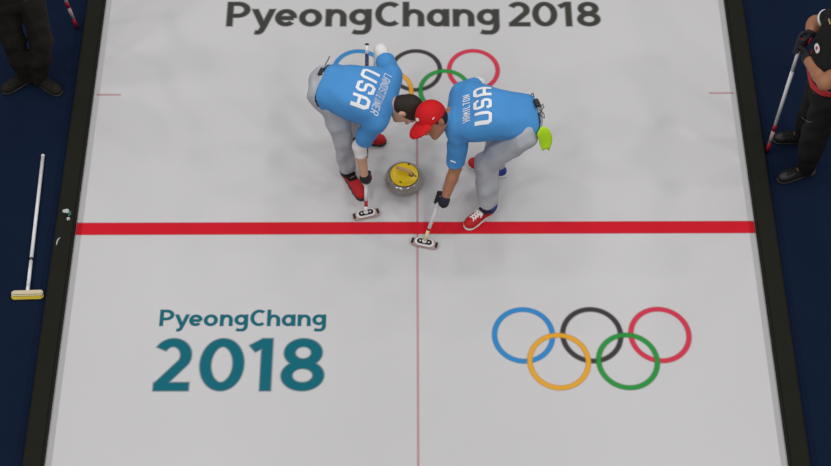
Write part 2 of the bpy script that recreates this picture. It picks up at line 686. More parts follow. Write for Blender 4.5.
        me.loops.foreach_set('vertex_index', Q.astype(np.int32).ravel())
        me.polygons.add(len(Q))
        me.polygons.foreach_set('loop_start', np.arange(0, len(Q) * 4, 4, dtype=np.int32))
        me.polygons.foreach_set('use_smooth', np.ones(len(Q), dtype=bool))
        me.update(calc_edges=True)
        me.validate()
        return me


def V3(*a):
    return Vector(a)


def lerp(a, b, t):
    return a + (b - a) * t


# ------------------------------------------------------------------ people
def bars(J, lo, hi, n=9):
    """cross bars of the trunk between spine parameters lo..hi (0 pelvis, 1 shoulders): (left, right, radius)"""
    out = []
    side_p = (J['hipL'] - J['hipR']).normalized()
    side_s = (J['shL'] - J['shR']).normalized()
    base = J['pelvis']
    top = (J['shL'] + J['shR']) / 2
    mid = J.get('mid', (base + top) / 2)
    for i in range(n + 1):
        t = lo + (hi - lo) * i / n
        p = base * (1 - t) ** 2 + mid * (2 * t * (1 - t)) + top * t ** 2
        s = lerp(side_p, side_s, max(0, min(1, t))).normalized()
        hw = float(np.interp(t, [-.2, 0, .3, .6, .85, 1.0], [.045, .052, .048, .080, .122, .120]))
        r = float(np.interp(t, [-.2, 0, .3, .6, .85, 1.0], [.095, .104, .100, .106, .092, .072]))
        out.append((p + s * hw, p - s * hw, r))
    return out


def head_axes(J):
    up = J['head_up'].normalized()
    fw = J['head_fw']
    fw = (fw - up * fw.dot(up)).normalized()
    le = up.cross(fw)
    return fw, le, up, np.array([list(fw), list(le), list(up)]).T


def grip_frame(J, s):
    """hand round the shaft: axis, direction to the wrist, back of the hand"""
    h, e, ax = J['hand' + s], J['el' + s], J['grip' + s].normalized()
    w = e - h
    w = (w - ax * w.dot(ax)).normalized()
    n = ax.cross(w) * J.get('turn' + s, 1)
    wr = h + w * .095 + n * .012 + (e - h).normalized() * .01
    return h, ax, w, n, wr


def build_person(J, st, label):
    pts = [v for k, v in J.items() if isinstance(v, Vector) and k[:4] not in ('grip', 'head', 'toeL', 'toeR') and k not in ('mid', 'trim_dir')]
    pts.append(J['head'])
    lo = np.min([list(p) for p in pts], 0) - .24
    hi = np.max([list(p) for p in pts], 0) + .24
    lo[2] = max(lo[2], -.02)
    # -------- body (skin)
    f = Field(lo, hi, .010)
    for a, b, r in bars(J, -.05, 1):
        f.cone(a, b, r - .012, r - .012, .03)
    fw, le, up, R = head_axes(J)
    H = J['head']
    nb = (J['shL'] + J['shR']) / 2
    f.cone(lerp(nb, H, .12), H - up * .05 - fw * .02, .068, .058, .04)
    for s in 'LR':
        f.cone(J['hip' + s], J['kn' + s], .082, .056, .03)
        f.cone(J['kn' + s], lerp(J['kn' + s], J['an' + s], .35), .056, .056, .02)
        f.cone(lerp(J['kn' + s], J['an' + s], .35), J['an' + s], .056, .038, .02)
        f.cone(J['an' + s], J['an' + s] + J['toe' + s] * .10 - V3(0, 0, .04), .036, .03, .02)
        am = st.get('arm', 1.0)
        f.cone(J['sh' + s], J['el' + s], .056, .043 * am, .04)
        h, ax, w, n, wr = grip_frame(J, s)
        f.cone(J['el' + s], lerp(J['el' + s], wr, .3), .042 * am, .042 * am, .02)
        f.cone(lerp(J['el' + s], wr, .3), wr, .042 * am, .028 * am, .02)
        f.ell(h + w * .05 + n * .024, (.045, .018, .036), np.array([list(w), list(n), list(ax)]).T, .02)
    # head: skull, jaw, brow, nose, ears, sockets, lips
    f.ell(H + fw * -.008 + up * .02, (.098, .076, .098), R, .02)
    f.ell(H + fw * .026 - up * .058, (.062, .056, .062), R, .03)
    f.ell(H + fw * .068 - up * .098, (.026, .032, .020), R, .02)
    f.cone(H + fw * .084 + up * .014, H + fw * .104 - up * .026, .010, .016, .012)
    f.cone(H + fw * .076 + le * .03 + up * .03, H + fw * .076 - le * .03 + up * .03, .014, .014, .015)
    for sg in (-1, 1):
        f.ell(H + fw * .088 + le * .031 * sg + up * .006, (.014, .018, .012), R, 0, 'sub')
        f.ell(H - fw * .008 + le * .080 * sg - up * .012, (.020, .012, .034), R, .008)
    f.cone(H + fw * .080 + le * .02 - up * .062, H + fw * .080 - le * .02 - up * .062, .009, .009, .010)
    body = obj('person', f.mesh(), st['skin'])
    tag(body, label, 'person')
    # eyes
    for sg in (-1, 1):
        e = Field(H - fw * -.07 + le * .031 * sg - V3(.03, .03, .03), H + fw * .07 + le * .031 * sg + V3(.03, .03, .03), .004)
        e.ell(H + fw * .074 + le * .031 * sg + up * .006, (.0115, .0125, .0085), R, 0)
        eo = obj('eye', e.mesh(0), M['eye'], body)
        e = Field(H + fw * .084 + le * .031 * sg - V3(.02, .02, .02), H + fw * .084 + le * .031 * sg + V3(.02, .02, .02), .002)
        e.ell(H + fw * .0825 + le * .031 * sg + up * .006, (.0045, .0055, .0055), R, 0)
        obj('pupil', e.mesh(0), M['plastic_black'], eo)
        e = Field(H + fw * .09 + le * .031 * sg - V3(.05, .05, .05), H + fw * .09 + le * .031 * sg + V3(.05, .05, .05), .003)
        e.cone(H + fw * .090 + le * .016 * sg + up * .030, H + fw * .080 + le * .046 * sg + up * .032, .0045, .003, 0)
        obj('eyebrow', e.mesh(0), M['hair'], body)
    # hair
    g = Field(np.array(H) - .16, np.array(H) + .16, .006)
    g.ell(H + fw * -.010 + up * .024, (.104, .083, .103), R, 0)
    g.ell(H + fw * -.045 - up * .040, (.062, .066, .055), R, .03)
    g.cut(H + fw * .045 + up * .02, fw * 1.0 - up * .75)
    g.cut(H - up * .075, -up)
    g.ell(H - fw * .004 + le * .084 - up * .018, (.026, .020, .034), R, 0, 'sub')
    g.ell(H - fw * .004 - le * .084 - up * .018, (.026, .020, .034), R, 0, 'sub')
    obj('hair', g.mesh(), M['hair'], body)
    # -------- trousers
    f = Field(lo, hi, .010)
    for a, b, r in bars(J, -.06, .10, 4):
        f.cone(a, b, r + .006, r + .006, .03)
    for s in 'LR':
        k, a = J['kn' + s], J['an' + s]
        f.cone(J['hip' + s], lerp(J['hip' + s], k, .5), .108, .092, .035)
        q = st.get('leg', 1.0)
        f.cone(lerp(J['hip' + s], k, .5), k, .092, .074 * q, .02)
        f.cone(k, lerp(k, a, .5), .074 * q, .070 * q, .02)
        f.cone(lerp(k, a, .5), a - V3(0, 0, .03), .070 * q, .062, .02)
    f.folds(.006, 26, 3)
    for s in 'LR':
        pass
    f.cut(V3(0, 0, st.get('cuff', .085)), (0, 0, -1))
    tr = obj('trousers', f.mesh(), st['trousers'], body)
    # -------- shirt
    f = Field(lo, hi, .009)
    B = bars(J, st.get('hem', .08) - .06, 1.0, 11)
    for i, (a, b, r) in enumerate(B):
        ex = float(np.interp(i, [0, 3, 8, 11], [.022, .020, .014, .012]))
        f.cone(a, b, r + ex, r + ex, .03)
    tmp = f
    hem = st.get('hem', .08)
    a0 = bars(J, hem, hem + .01, 1)
    pm = (a0[0][0] + a0[0][1]) / 2
    nrm = pm - (a0[1][0] + a0[1][1]) / 2
    tmp.cut(pm, nrm)
    g = Field(lo, hi, .009)
    nb = (J['shL'] + J['shR']) / 2
    g.cone(lerp(J['shL'], nb, .2), lerp(J['shR'], nb, .2), .075, .075, .03)
    g.cone(nb, lerp(nb, H - up * .06, .55), .082, .070, .04)
    for s in 'LR':
        t = st.get('sleeve' + s, .8)
        a, b = J['sh' + s], J['el' + s]
        g.cone(lerp(nb, a, .45), a, .080, .076, .03)
        g.cone(a, lerp(a, b, t + .2), .078, .062, .03)
    for s in 'LR':
        t = st.get('sleeve' + s, .8)
        a, b = J['sh' + s], J['el' + s]
        # sleeve end: cut only near that arm
        p = lerp(a, b, t)
        n = (b - a).normalized()
        q = np.array(p)
        sl, X, Y, Z = g._win(q - .17, q + .17)
        d = (X - q[0]) * n.x + (Y - q[1]) * n.y + (Z - q[2]) * n.z
        g.F[sl] = np.maximum(g.F[sl], d)
    kk = .03
    hh = np.clip(.5 + .5 * (f.F - g.F) / kk, 0, 1)
    f.F = f.F * (1 - hh) + g.F * hh - kk * hh * (1 - hh)
    # collar opening
    cpt = lerp(nb, H, .42)
    f.ell(cpt + up * .0, (.07, .07, .04), R, 0, 'sub') if st.get('open_collar') else None
    f.folds(st.get('fold', .005), 20, 5)
    sh = obj('shirt', f.mesh(), st['shirt'], body)
    # belt just below the hem
    f = Field(lo, hi, .010)
    for a, b, r in bars(J, hem - .06, hem + .03, 3):
        f.cone(a, b, r + .016, r + .016, .01)
    b1 = bars(J, hem - .055, hem - .045, 1)
    pb = (b1[0][0] + b1[0][1]) / 2
    f.cut(pb, nrm)
    f.cut(pm - nrm.normalized() * .006, -nrm)
    obj('belt', f.mesh(), M['navy_cloth'] if st.get('belt_navy') else M['plastic_black'], body)
    # elbow sleeves
    for s, c0, c1 in st.get('arm_sleeves', ()):
        h, ax, w, n, wr = grip_frame(J, s)
        e = J['el' + s]
        A0 = lerp(J['sh' + s], e, c0)
        A1 = lerp(e, wr, c1)
        f = Field(np.minimum(A0, np.minimum(A1, e)) - .09, np.maximum(A0, np.maximum(A1, e)) + .09, .007)
        f.cone(A0, e, .053, .050, .02)
        f.cone(e, A1, .050, .045, .02)
        f.cut(A1, wr - e)
        obj('arm_sleeve', f.mesh(), M['white'], body)
    # gloves with five fingers closed on the shaft
    for s in 'LR':
        h, ax, w, n, wr = grip_frame(J, s)
        f = Field(np.array(h) - .16, np.array(h) + .16, .0042)
        Rg = np.array([list(w), list(n), list(ax)]).T
        f.ell(h + w * .050 + n * .024, (.052, .020, .044), Rg, .012)
        f.cone(h + w * .06 + n * .020, wr, .030, .036, .015)
        f.cone(wr, wr + (J['el' + s] - wr).normalized() * .012, .036, .037, .01)
        for i, (off, end, rr) in enumerate(((.033, 205, .0108), (.011, 232, .0112), (-.011, 222, .0108), (-.032, 190, .0094))):
            prev = h + w * .022 + n * .030 + ax * off
            for kx_ in range(7):
                th = math.radians(-5 + (end + 5) * kx_ / 6)
                q = h + ax * off + (n * math.cos(th) - w * math.sin(th)) * .0255
                f.cone(prev, q, rr + .0008, rr, .004)
                prev = q
        tb = h + w * .062 + n * .012 + ax * .036
        t1_ = h + w * .030 - n * .016 + ax * .056
        t2_ = h - w * .004 - n * .027 + ax * .046
        f.cone(tb, t1_, .016, .013, .008)
        f.cone(t1_, t2_, .013, .0115, .004)
        gv = obj('glove', f.mesh(), M['glove_black'], body)
        if st.get('glove_trim'):
            f = Field(np.array(h) - .16, np.array(h) + .16, .005)
            f.ell(h + w * .050 + (J.get('trim_dir') or n) * .034, (.038, .019, .030), Rg, 0)
            if st.get('cuff_trim', True):
                d = (J['el' + s] - wr).normalized()
                g2 = Field(np.array(h) - .16, np.array(h) + .16, .005)
                g2.cone(wr + d * .012, wr + d * .026, .0385, .0385, 0)
                f.join(g2)
            obj('glove_trim', f.mesh(), st['glove_trim'], gv)
    # socks and shoes
    for s in 'LR':
        a = J['an' + s]
        f = Field(np.array(a) - .12, np.array(a) + .14, .006)
        f.cone(a - V3(0, 0, .03), a + (J['kn' + s] - a).normalized() * .09, .049, .050, 0)
        f.cone(a - V3(0, 0, .01), a + J['toe' + s].normalized() * .045 - V3(0, 0, .022), .044, .038, .02)
        f.cut(V3(0, 0, .03), (0, 0, -1))
        obj('sock', f.mesh(), st.get('sock', M['black_cloth']), body)
        shoe(J['an' + s], J['toe' + s], st['shoe'], body)
    return body, sh, tr


def shoe(an, toe, sty, parent):
    fw = Vector((toe.x, toe.y, 0)).normalized()
    le = V3(0, 0, 1).cross(fw)
    fu = fw.copy()
    fw = fw * sty.get('long', 1.0)
    up = V3(0, 0, 1)
    g = V3(an.x, an.y, 0)
    R = np.array([list(fu), list(le), list(up)]).T

    def fld(h=.006):
        c = np.array(g + fw * .06)
        return Field(c - np.array([.21, .21, .03]), c + np.array([.21, .21, .20]), h)
    f = fld()
    f.ell(g + fw * .160 + up * .040, (.058, .046, .036), R, .02)
    f.ell(g + fw * .090 + up * .052, (.090, .044, .046), R, .03)
    f.ell(g - fw * .020 + up * .050, (.060, .038, .050), R, .03)
    f.cone(g + fw * .010 + up * .06, an + up * .025 - fw * .005, .045, .046, .03)
    f.cut(g + up * .018, -up)
    f.cut(g + up * .118 + fw * .0, up + fw * -.15)
    up_o = obj('shoe', f.mesh(), sty['upper'], parent)
    f = fld()
    for t, r in ((.17, .047), (.13, .050), (.08, .046), (.03, .042), (-.02, .041), (-.045, .038)):
        f.ell(g + fw * t + up * .014, (.052, r, .040), R, .015)
    f.cut(g + up * .024, up)
    f.cut(g + up * .004, -up)
    obj('sole', f.mesh(), sty['sole'], up_o)
    if 'heel' in sty:
        f = fld()
        f.ell(g - fw * .022 + up * .052, (.066, .0425, .055), R, .0)
        f.cone(g + up * .06, an + up * .025 - fw * .005, .049, .050, .02)
        f.cut(g + fw * .016, fw)
        f.cut(g + up * .026, -up)
        f.cut(g + up * .112, up)
        obj('heel_panel', f.mesh(), sty['heel'], up_o)
    if 'collar' in sty:
        f = fld()
        f.cone(g + fw * .006 + up * .085, an + up * .06, .050, .050, .01)
        f.ell(g + fw * .060 + up * .070, (.06, .036, .034), R, .01)
        f.cut(g + up * .062, -up)
        f.cut(g + up * .165, up)
        obj('collar', f.mesh(), sty['collar'], up_o)
    if 'laces' in sty:
        f = fld(.004)
        bv = BVHTree.FromPolygons([v.co.copy() for v in up_o.data.vertices], [tuple(p.vertices) for p in up_o.data.polygons])

        def onto(t, sd):
            q = g + fw * t + le * sd
            h = bv.ray_cast(V3(q.x, q.y, .3), V3(0, 0, -1))[0]
            return V3(q.x, q.y, (h.z if h else .08) + .002)
        for i in range(4):
            t = .070 + .022 * i
            for sg in (-1, 1):
                f.cone(onto(t, -.022 * sg), onto(t + .010, 0), .0055, .0055, 0)
                f.cone(onto(t + .010, 0), onto(t + .020, .022 * sg), .0055, .0055, 0)
        for sg in (-1, 1):
            f.cone(onto(.085, 0) + up * .006, onto(.080, .028 * sg) + up * .004, .006, .006, 0)
            f.cone(onto(.080, .028 * sg) + up * .004, onto(.100, .034 * sg) + up * .002, .005, .005, 0)
        obj('laces', f.mesh(0), sty['laces'], up_o)


BLK = {
    'U': [[(0, 1), (0, .15), (.15, 0), (.85, 0), (1, .15), (1, 1)]],
    'S': [[(1, .78), (1, .85), (.85, 1), (.15, 1), (0, .85), (0, .65), (.15, .5), (.85, .5), (1, .35), (1, .15), (.85, 0), (.15, 0), (0, .15), (0, .22)]],
    'A': [[(0, -.08), (0, .8), (.2, 1), (.8, 1), (1, .8), (1, -.08)], [(0, .38), (1, .38)]],
    'L': [[(0, 1.08), (0, 0), (1, 0)]],
    'N': [[(0, -.08), (0, 1.0), (1, 0), (1, 1.08)]],
    'D': [[(0, 0), (0, 1), (.75, 1), (1, .78), (1, .22), (.75, 0), (0, 0)]],
    'T': [[(0, 1), (1, 1)], [(.5, 1), (.5, -.08)]],
    'E': [[(1, 1), (0, 1), (0, 0), (1, 0)], [(0, .5), (.85, .5)]],
    'I': [[(.5, 1.08), (.5, -.08)]],
    'R': [[(0, -.08), (0, 1), (.8, 1), (1, .85), (1, .6), (.8, .45), (0, .45)], [(.55, .45), (1, -.08)]],
    'H': [[(0, 1.08), (0, -.08)], [(1, 1.08), (1, -.08)], [(0, .5), (1, .5)]],
    'M': [[(0, -.08), (0, 1), (.5, .35), (1, 1), (1, -.08)]],
    'O': [[(.2, 0), (.8, 0), (1, .2), (1, .8), (.8, 1), (.2, 1), (0, .8), (0, .2), (.2, 0)]],
}


def back_word(shirt, word, c, read, cap, length, stroke, material):
    """word printed on the shirt: c centre (x, y), read direction, laid on the cloth from above"""
    dg = [Vector(v.co) for v in shirt.data.vertices]
    bv = BVHTree.FromPolygons(dg, [tuple(p.vertices) for p in shirt.data.polygons])
    rd = Vector((read[0], read[1])).normalized()
    up = Vector((-rd.y, rd.x))
    n = len(word)
    ws = [.55 if ch == 'I' else 1.0 for ch in word]
    unit = length / (sum(ws) + .28 * (n - 1))
    V, Fc = [], []
    x = -length / 2
    hw = stroke / 2
    for ch, w in zip(word, ws):
        for k, pts in enumerate(BLK[ch]):
            q = [(x + hw + a * (w * unit - 2 * hw), -cap / 2 + hw + b * (cap - 2 * hw)) for a, b in pts]
            q = resample(q, .014)
            vs, cv, fs = ribbon(q, hw * .8, hw * .8, hw * .2, False)
            b0 = len(V)
            for p in vs:
                xy = Vector((c[0], c[1])) + rd * p.x + up * p.y
                hit = bv.ray_cast(Vector((xy.x, xy.y, 2.0)), Vector((0, 0, -1)))[0]
                z = hit.z if hit else 1.0
                V.append((xy.x, xy.y, z + .005 + .0008 * k))
            Fc += [tuple(b0 + i for i in f) for f in fs]
        x += unit * (w + .28)
    me = pymesh('print', V, Fc)
    return obj('lettering', me, material, shirt)


# ---- brooms
def broom(name_label, a, b, segs, head=None, head_dir=None, group=None, cap_mat=None):
    """shaft from the head end a to the grip end b; segs: (t0, t1, material, part name)"""
    root = empty('broom', a)
    tag(root, name_label, 'broom', group)
    d = b - a
    for t0, t1, m, nm in segs:
        me = tube_mesh([d * t0, d * t1], .0135, 16)
        obj(nm, me, m, root)
    ax = d.normalized()
    obj('end_cap', tube_mesh([d, d + ax * .006, d + ax * .012], [.0150, .0150, .011], 16), cap_mat or M['plastic_black'], root)
    if head:
        head(root, V3(0, 0, 0), head_dir, ax)
    return root


def stadium(L, Wd, z0, z1, bev=.006, n=10):
    """rounded slab, long axis x"""
    bm = bmesh.new()
    pts = []
    r = Wd / 2
    for k in range(n + 1):
        a = -math.pi / 2 + math.pi * k / n
        pts.append((L / 2 - r + r * math.cos(a), r * math.sin(a)))
    for k in range(n + 1):
        a = math.pi / 2 + math.pi * k / n
        pts.append((-L / 2 + r + r * math.cos(a), r * math.sin(a)))
    vs = [bm.verts.new((x, y, z0)) for x, y in pts]
    f = bm.faces.new(vs)
    e = bmesh.ops.extrude_face_region(bm, geom=[f])
    top = [v for v in e['geom'] if isinstance(v, bmesh.types.BMVert)]
    for v in top:
        v.co.z = z1
    bm.normal_update()
    ed = [x for x in bm.edges if len({round(v.co.z, 5) for v in x.verts}) == 1]
    bmesh.ops.bevel(bm, geom=ed, offset=bev, segments=2, affect='EDGES')
    bmesh.ops.recalc_face_normals(bm, faces=bm.faces[:])
    me = bpy.data.meshes.new('slab')
    bm.to_mesh(me)
    bm.free()
    return me


def turned(me, R):
    me.transform(R.to_4x4())
    return me


def olympic_head(root, c, hd, ax):
    """flat pad on the ice, white body with black oval, ferrule; c relative to root (root sits at z=.04)"""
    x = Vector((hd.x, hd.y, 0)).normalized()
    R = Matrix((x, V3(0, 0, 1).cross(x), V3(0, 0, 1))).transposed()
    z = -root.location.z + .003
    pad = obj('pad', turned(stadium(.205, .072, z, z + .020, .007), R), M['pad'], root)
    for s in (-1, 1):
        me = box_mesh((s * .088 - .008, -.022, z + .019), (s * .088 + .008, .022, z + .0225), .001, 1)
        obj('pad_edge', turned(me, R), M['plastic_black'], pad)
    hb = obj('head_body', turned(stadium(.142, .064, z + .018, z + .034, .006), R), M['plastic_white'], root)
    obj('black_oval', turned(stadium(.112, .044, z + .033, z + .037, .0015), R), M['plastic_black'], hb)
    for s in (-1, 1):
        obj('white_mark', turned(stadium(.016, .010, z + .036, z + .039, .001, 6), R @ Matrix.Rotation(s * .7, 3, 'Z')).copy(), M['plastic_white'], hb).location = R @ V3(s * .032, 0, 0)
    me = stadium(.036, .034, z + .035, z + .052, .005)
    obj('socket', turned(me, R), M['plastic_white'], root)


A_HEAD, A_TOP = P(366, 212, .045), P(367, 45, .90)
axA = (A_TOP - A_HEAD)
# keep the usual broom length
A_TOP = A_HEAD + axA
hdA = P(377, 209, 0) - P(355, 214, 0)
broom('white broom with navy grip swept by the bareheaded sweeper', A_HEAD, A_TOP,
      [(0, .035, M['plastic_white'], 'ferrule'), (.035, .07, M['shaft_red'], 'collar'), (.07, .17, M['shaft_white'], 'lower_shaft'), (.17, .19, M['shaft_red'], 'band'),
       (.19, .33, M['shaft_white'], 'shaft'), (.33, .95, M['shaft_navy'], 'grip_shaft'), (.95, 1.0, M['shaft_white'], 'shaft_end')],
      olympic_head, hdA)
B_HEAD, B_TOP = P(424.5, 241, .045), P(481, 86, .88)
hdB = P(437, 244, 0) - P(413, 239, 0)
broom('white broom with pale yellow base swept by the red-capped sweeper', B_HEAD, B_TOP,
      [(0, .07, M['shaft_yellow'], 'ferrule'), (.07, .085, M['shaft_red'], 'band'), (.085, .34, M['shaft_white'], 'shaft'), (.34, 1.0, M['shaft_white'], 'grip_shaft')],
      olympic_head, hdB)


def on(a, b, t):
    return lerp(a, b, t)


# ---- curling stone
def stone():
    c = P(404.3, 179.0, .055)
    root = empty('curling_stone', (c.x, c.y, 0))
    tag(root, 'grey granite curling stone with yellow top and pale handle', 'curling stone')
    body = [(.066, .0), (.090, .003), (.120, .016), (.138, .034), (.1445, .050)]
    band = [(.1445, .050), (.1455, .057), (.1445, .066)]
    top = [(.1445, .066), (.140, .082), (.128, .099), (.113, .109), (.108, .1115)]
    obj('granite_base', lathe_mesh(body, 56, False, True), M['granite'], root)
    obj('striking_band', lathe_mesh(band, 56, False, False), M['granite_band'], root)
    obj('granite_top', lathe_mesh(top, 56, True, False), M['granite'], root)
    cap = obj('top_disc', lathe_mesh([(.104, .109), (.1035, .116), (.100, .119), (.060, .121), (.0, .1215)], 56, False, True), M['stone_yellow'], root)
    obj('seal_ring', lathe_mesh([(.1085, .1105), (.1075, .114), (.1035, .1145), (.1030, .110)], 56, False, False), M['plastic_black'], root)
    # handle: from a gooseneck at the right, sweeping back to the left
    q0 = P(411.5, 174.5, .12) - V3(c.x, c.y, 0)
    q1 = P(396.5, 167.3, .155) - V3(c.x, c.y, 0)
    q0.z, q1.z = .119, .155
    m = lerp(q0, q1, .16)
    hd = obj('handle', tube_mesh([V3(q0.x, q0.y, .118), V3(q0.x, q0.y, .135), V3(m.x, m.y, .152), lerp(V3(m.x, m.y, .157), q1, .3),
                                  lerp(V3(m.x, m.y, .159), q1, .7), q1], [.014, .013, .012, .0125, .013, .010], 14), M['handle'], root)
    obj('handle_foot', tube_mesh([V3(q0.x, q0.y, .1205), V3(q0.x, q0.y, .126)], [.021, .018], 18), M['dark_metal'], hd)
    for px, py in ((409, 164.3), (400.5, 182), (415.5, 176)):
        p = P(px, py, .122) - V3(c.x, c.y, 0)
        me = lathe_mesh([(.0035, -.0008), (.0035, .0012), (.0085, .0012), (.0085, -.0008)], 16, False, False)
        e = obj('mark', me, M['dark_disc'], cap)
        e.location = (p.x, p.y, .1212)
    for ang in (30, 150, 270):
        pass
    return root


stone()

# ---- sweeper in blue, bareheaded
gA, gB = on(A_HEAD, A_TOP, .215), on(A_HEAD, A_TOP, .745)
JA = dict(pelvis=P(327, 88, .90), shL=P(391, 76, .90), shR=P(375.5, 121, .87), head=P(407, 109.5, .855), mid=P(352, 91, 1.00),
          hipL=V3(-.57, .65, .88), hipR=V3(-.575, .51, .87), knL=V3(-.45, .73, .49), anL=V3(-.46, .785, .10),
          knR=P(342.5, 139, .50), anR=P(348, 170, .10), toeL=V3(1, -.12, 0), toeR=V3(.50, -.86, 0),
          elL=P(381, 51, .82), elR=P(359.5, 146, .58), handL=gB, handR=gA, gripL=axA.normalized(), gripR=axA.normalized(),
          head_up=V3(.92, -.15, .30), head_fw=V3(.05, -.42, -.9), turnR=1, turnL=1, trim_dir=V3(1, 0, 0))
red_shoe = dict(long=1.14, upper=M['red_shoe'], sole=M['rubber_black'], collar=M['black_cloth'])
pA, shA, trA = build_person(JA, dict(skin=M['skin'], shirt=M['shirt'], trousers=M['trousers'], shoe=red_shoe, sleeveL=.62, sleeveR=.78,
                                     hem=.06, cuff=.125, arm_sleeves=(('L', .5, .6), ('R', .66, .36)), glove_trim=M['red_trim'], cuff_trim=False),
                            'bareheaded person in blue shirt and grey trousers bending over a broom')
rdA = P(358.5, 104, 1.0) - P(370.5, 75, 1.0)
cA = P(365.8, 91, 1.02)
back_word(shA, 'USA', (cA.x, cA.y), (rdA.x, rdA.y), .130, .30, .022, M['white_print'])
cA = P(381.3, 95, .99)
rdA = P(373.5, 113, 1.0) - P(387.5, 77, 1.0)
back_word(shA, 'LANDSTEINER', (cA.x, cA.y), (rdA.x, rdA.y), .050, .33, .0052, M['white_print'])

# ---- sweeper in blue with red cap
axB = B_TOP - B_HEAD
hA, hB = on(B_HEAD, B_TOP, .275), on(B_HEAD, B_TOP, .80)
JB = dict(pelvis=P(524, 119, .92), shL=P(459, 131, .87), shR=P(463, 93, .90), head=P(433, 120, .95), mid=P(494, 112, 1.05),
          hipL=V3(.735, .20, .90), hipR=V3(.75, .37, .90), knL=P(487, 163, .50), anL=P(488, 206, .10), knR=V3(.60, .47, .50), anR=V3(.60, .485, .10),
          toeL=V3(-.76, -.62, 0), toeR=V3(-.93, .36, 0), elL=P(455.5, 168, .55), elR=V3(.45, .71, .80), handL=hA, handR=hB,
          gripL=axB.normalized(), gripR=axB.normalized(), head_up=V3(-.55, .25, .78), head_fw=V3(-.45, -.85, -.35), turnL=1, turnR=-1)
usa_shoe = dict(upper=M['red_shoe'], sole=M['rubber_white'], heel=M['blue_shoe'], laces=M['white'])
pB, shB, trB = build_person(JB, dict(skin=M['skin_tan'], shirt=M['shirt'], trousers=M['trousers'], shoe=usa_shoe, sleeveL=.88, sleeveR=.80,
                                     hem=-.04, leg=1.2, cuff=.135, arm_sleeves=(('R', .72, .6),), glove_trim=M['navy_cloth'], sock=M['navy_cloth'], belt_navy=True),
                            'person in red cap, blue shirt and grey trousers bending over a broom')
rdB = P(482, 89, 1.03) - P(482.5, 127, 1.03)
cB = P(482.3, 108, 1.05)
back_word(shB, 'USA', (cB.x, cB.y), (rdB.x, rdB.y), .125, .292, .022, M['white_print'])
cB = P(466.3, 109, 1.03)
back_word(shB, 'HAMILTON', (cB.x, cB.y), (rdB.x, rdB.y), .048, .215, .006, M['white_print'])


def red_cap(J, parent):
    fw, le, up, R = head_axes(J)
    H = J['head']
    f = Field(np.array(H) - .26, np.array(H) + .26, .006)
    f.ell(H - fw * .006 + up * .032, (.117, .100, .116), R, 0)
    f.cut(H + up * .020, -up + fw * .10)
    cp = obj('cap', f.mesh(), M['red_cap'], parent)
    f = Field(np.array(H) - .26, np.array(H) + .26, .005)
    f.ell(H + fw * .100 + up * .030, (.108, .098, .036), R, 0)
    f.ell(H + fw * .100 + up * .018, (.112, .100, .036), R, 0, 'sub')
    f.cut(H + fw * .075, -fw)
    obj('brim', f.mesh(), M['red_cap'], cp)
    o = obj('button', lathe_mesh([(.009, 0), (.008, .004), (.004, .006)], 12), M['red_cap'], cp)
    o.matrix_world = Matrix.Translation(H - fw * .006 + up * .147) @ Matrix((fw, le, up)).transposed().to_4x4()
    # small white badge on the front panel
    R3 = Matrix((le, up, fw)).transposed()
    me = stadium(.030, .020, 0, .003, .0008, 8)
    me.transform((Matrix.Rotation(.35, 3, 'X')).to_4x4())
    tilt = Matrix.Rotation(math.radians(-38), 3, le)
    b = obj('badge', stadium(.034, .024, -.002, .003, .0008, 8), M['white'], cp)
    n = (fw * .80 + up * .60).normalized()
    u2 = le
    v2 = n.cross(u2)
    pos = H - fw * .006 + up * .032 + fw * (.117 * .80) + up * (.116 * .60)
    b.matrix_world = Matrix.Translation(pos) @ Matrix((u2, v2, n)).transposed().to_4x4()
    b2 = obj('side_mark', stadium(.020, .006, -.002, .002, .0005, 6), M['white'], cp)
    n = (le * .86 + fw * .1 + up * .42).normalized()
    u2 = fw - n * fw.dot(n)
    u2.normalize()
    pos = H + up * .032 + le * (.100 * .92) + up * (.116 * .28) + fw * .03
    b2.matrix_world = Matrix.Translation(pos) @ Matrix((u2, n.cross(u2), n)).transposed().to_4x4()


red_cap(JB, pB)


def snap(o_surf, x, y):
    bv = BVHTree.FromPolygons([v.co.copy() for v in o_surf.data.vertices], [tuple(p.vertices) for p in o_surf.data.polygons])
    r = bv.ray_cast(Vector((x, y, 2)), Vector((0, 0, -1)))
    return r[0], r[1]


def pack(parent, at, direction, wires):
    """black radio pack clipped at the back of the waist with loose wires"""
    d, u, v = frame_of(direction)
    me = box_mesh((-.032, -.018, -.010), (.032, .018, .012), .004, 2)
    o = obj('radio_pack', me, M['plastic_black'], parent)
    o.matrix_world = Matrix.Translation(at) @ Matrix((d, v, u)).transposed().to_4x4()
    for w in wires:
        p = [V3(*q) for q in w]
        t = obj('wire', tube_mesh(p, .0035, 8), M['plastic_black'], o)
        t.matrix_parent_inverse = o.matrix_world.inverted()
    return o


a = P(321.5, 72, 1.02)
pack(pA, a, P(329, 58, 1.0) - P(320, 75, 1.0), [[P(325, 65, 1.02), P(328, 60, 1.03), P(329.5, 56.5, 1.02)], [P(324, 68, 1.02), P(328, 65, 1.04), P(331, 66, 1.02)]])
a = P(537, 103, 1.05)
pack(pB, a, P(541, 112, 1.0) - P(533, 96, 1.0), [[P(534, 97, 1.06), P(533, 93, 1.06), P(531, 95, 1.05)],
                                                 [P(540, 108, 1.04), P(543, 104, 1.04), P(544, 107, 1.03), P(541, 110, 1.03)],
                                                 [P(540, 110, 1.04), P(544, 114, 1.02), P(544.5, 118, 1.0), P(541, 116, 1.0), P(540, 112, 1.02)]])


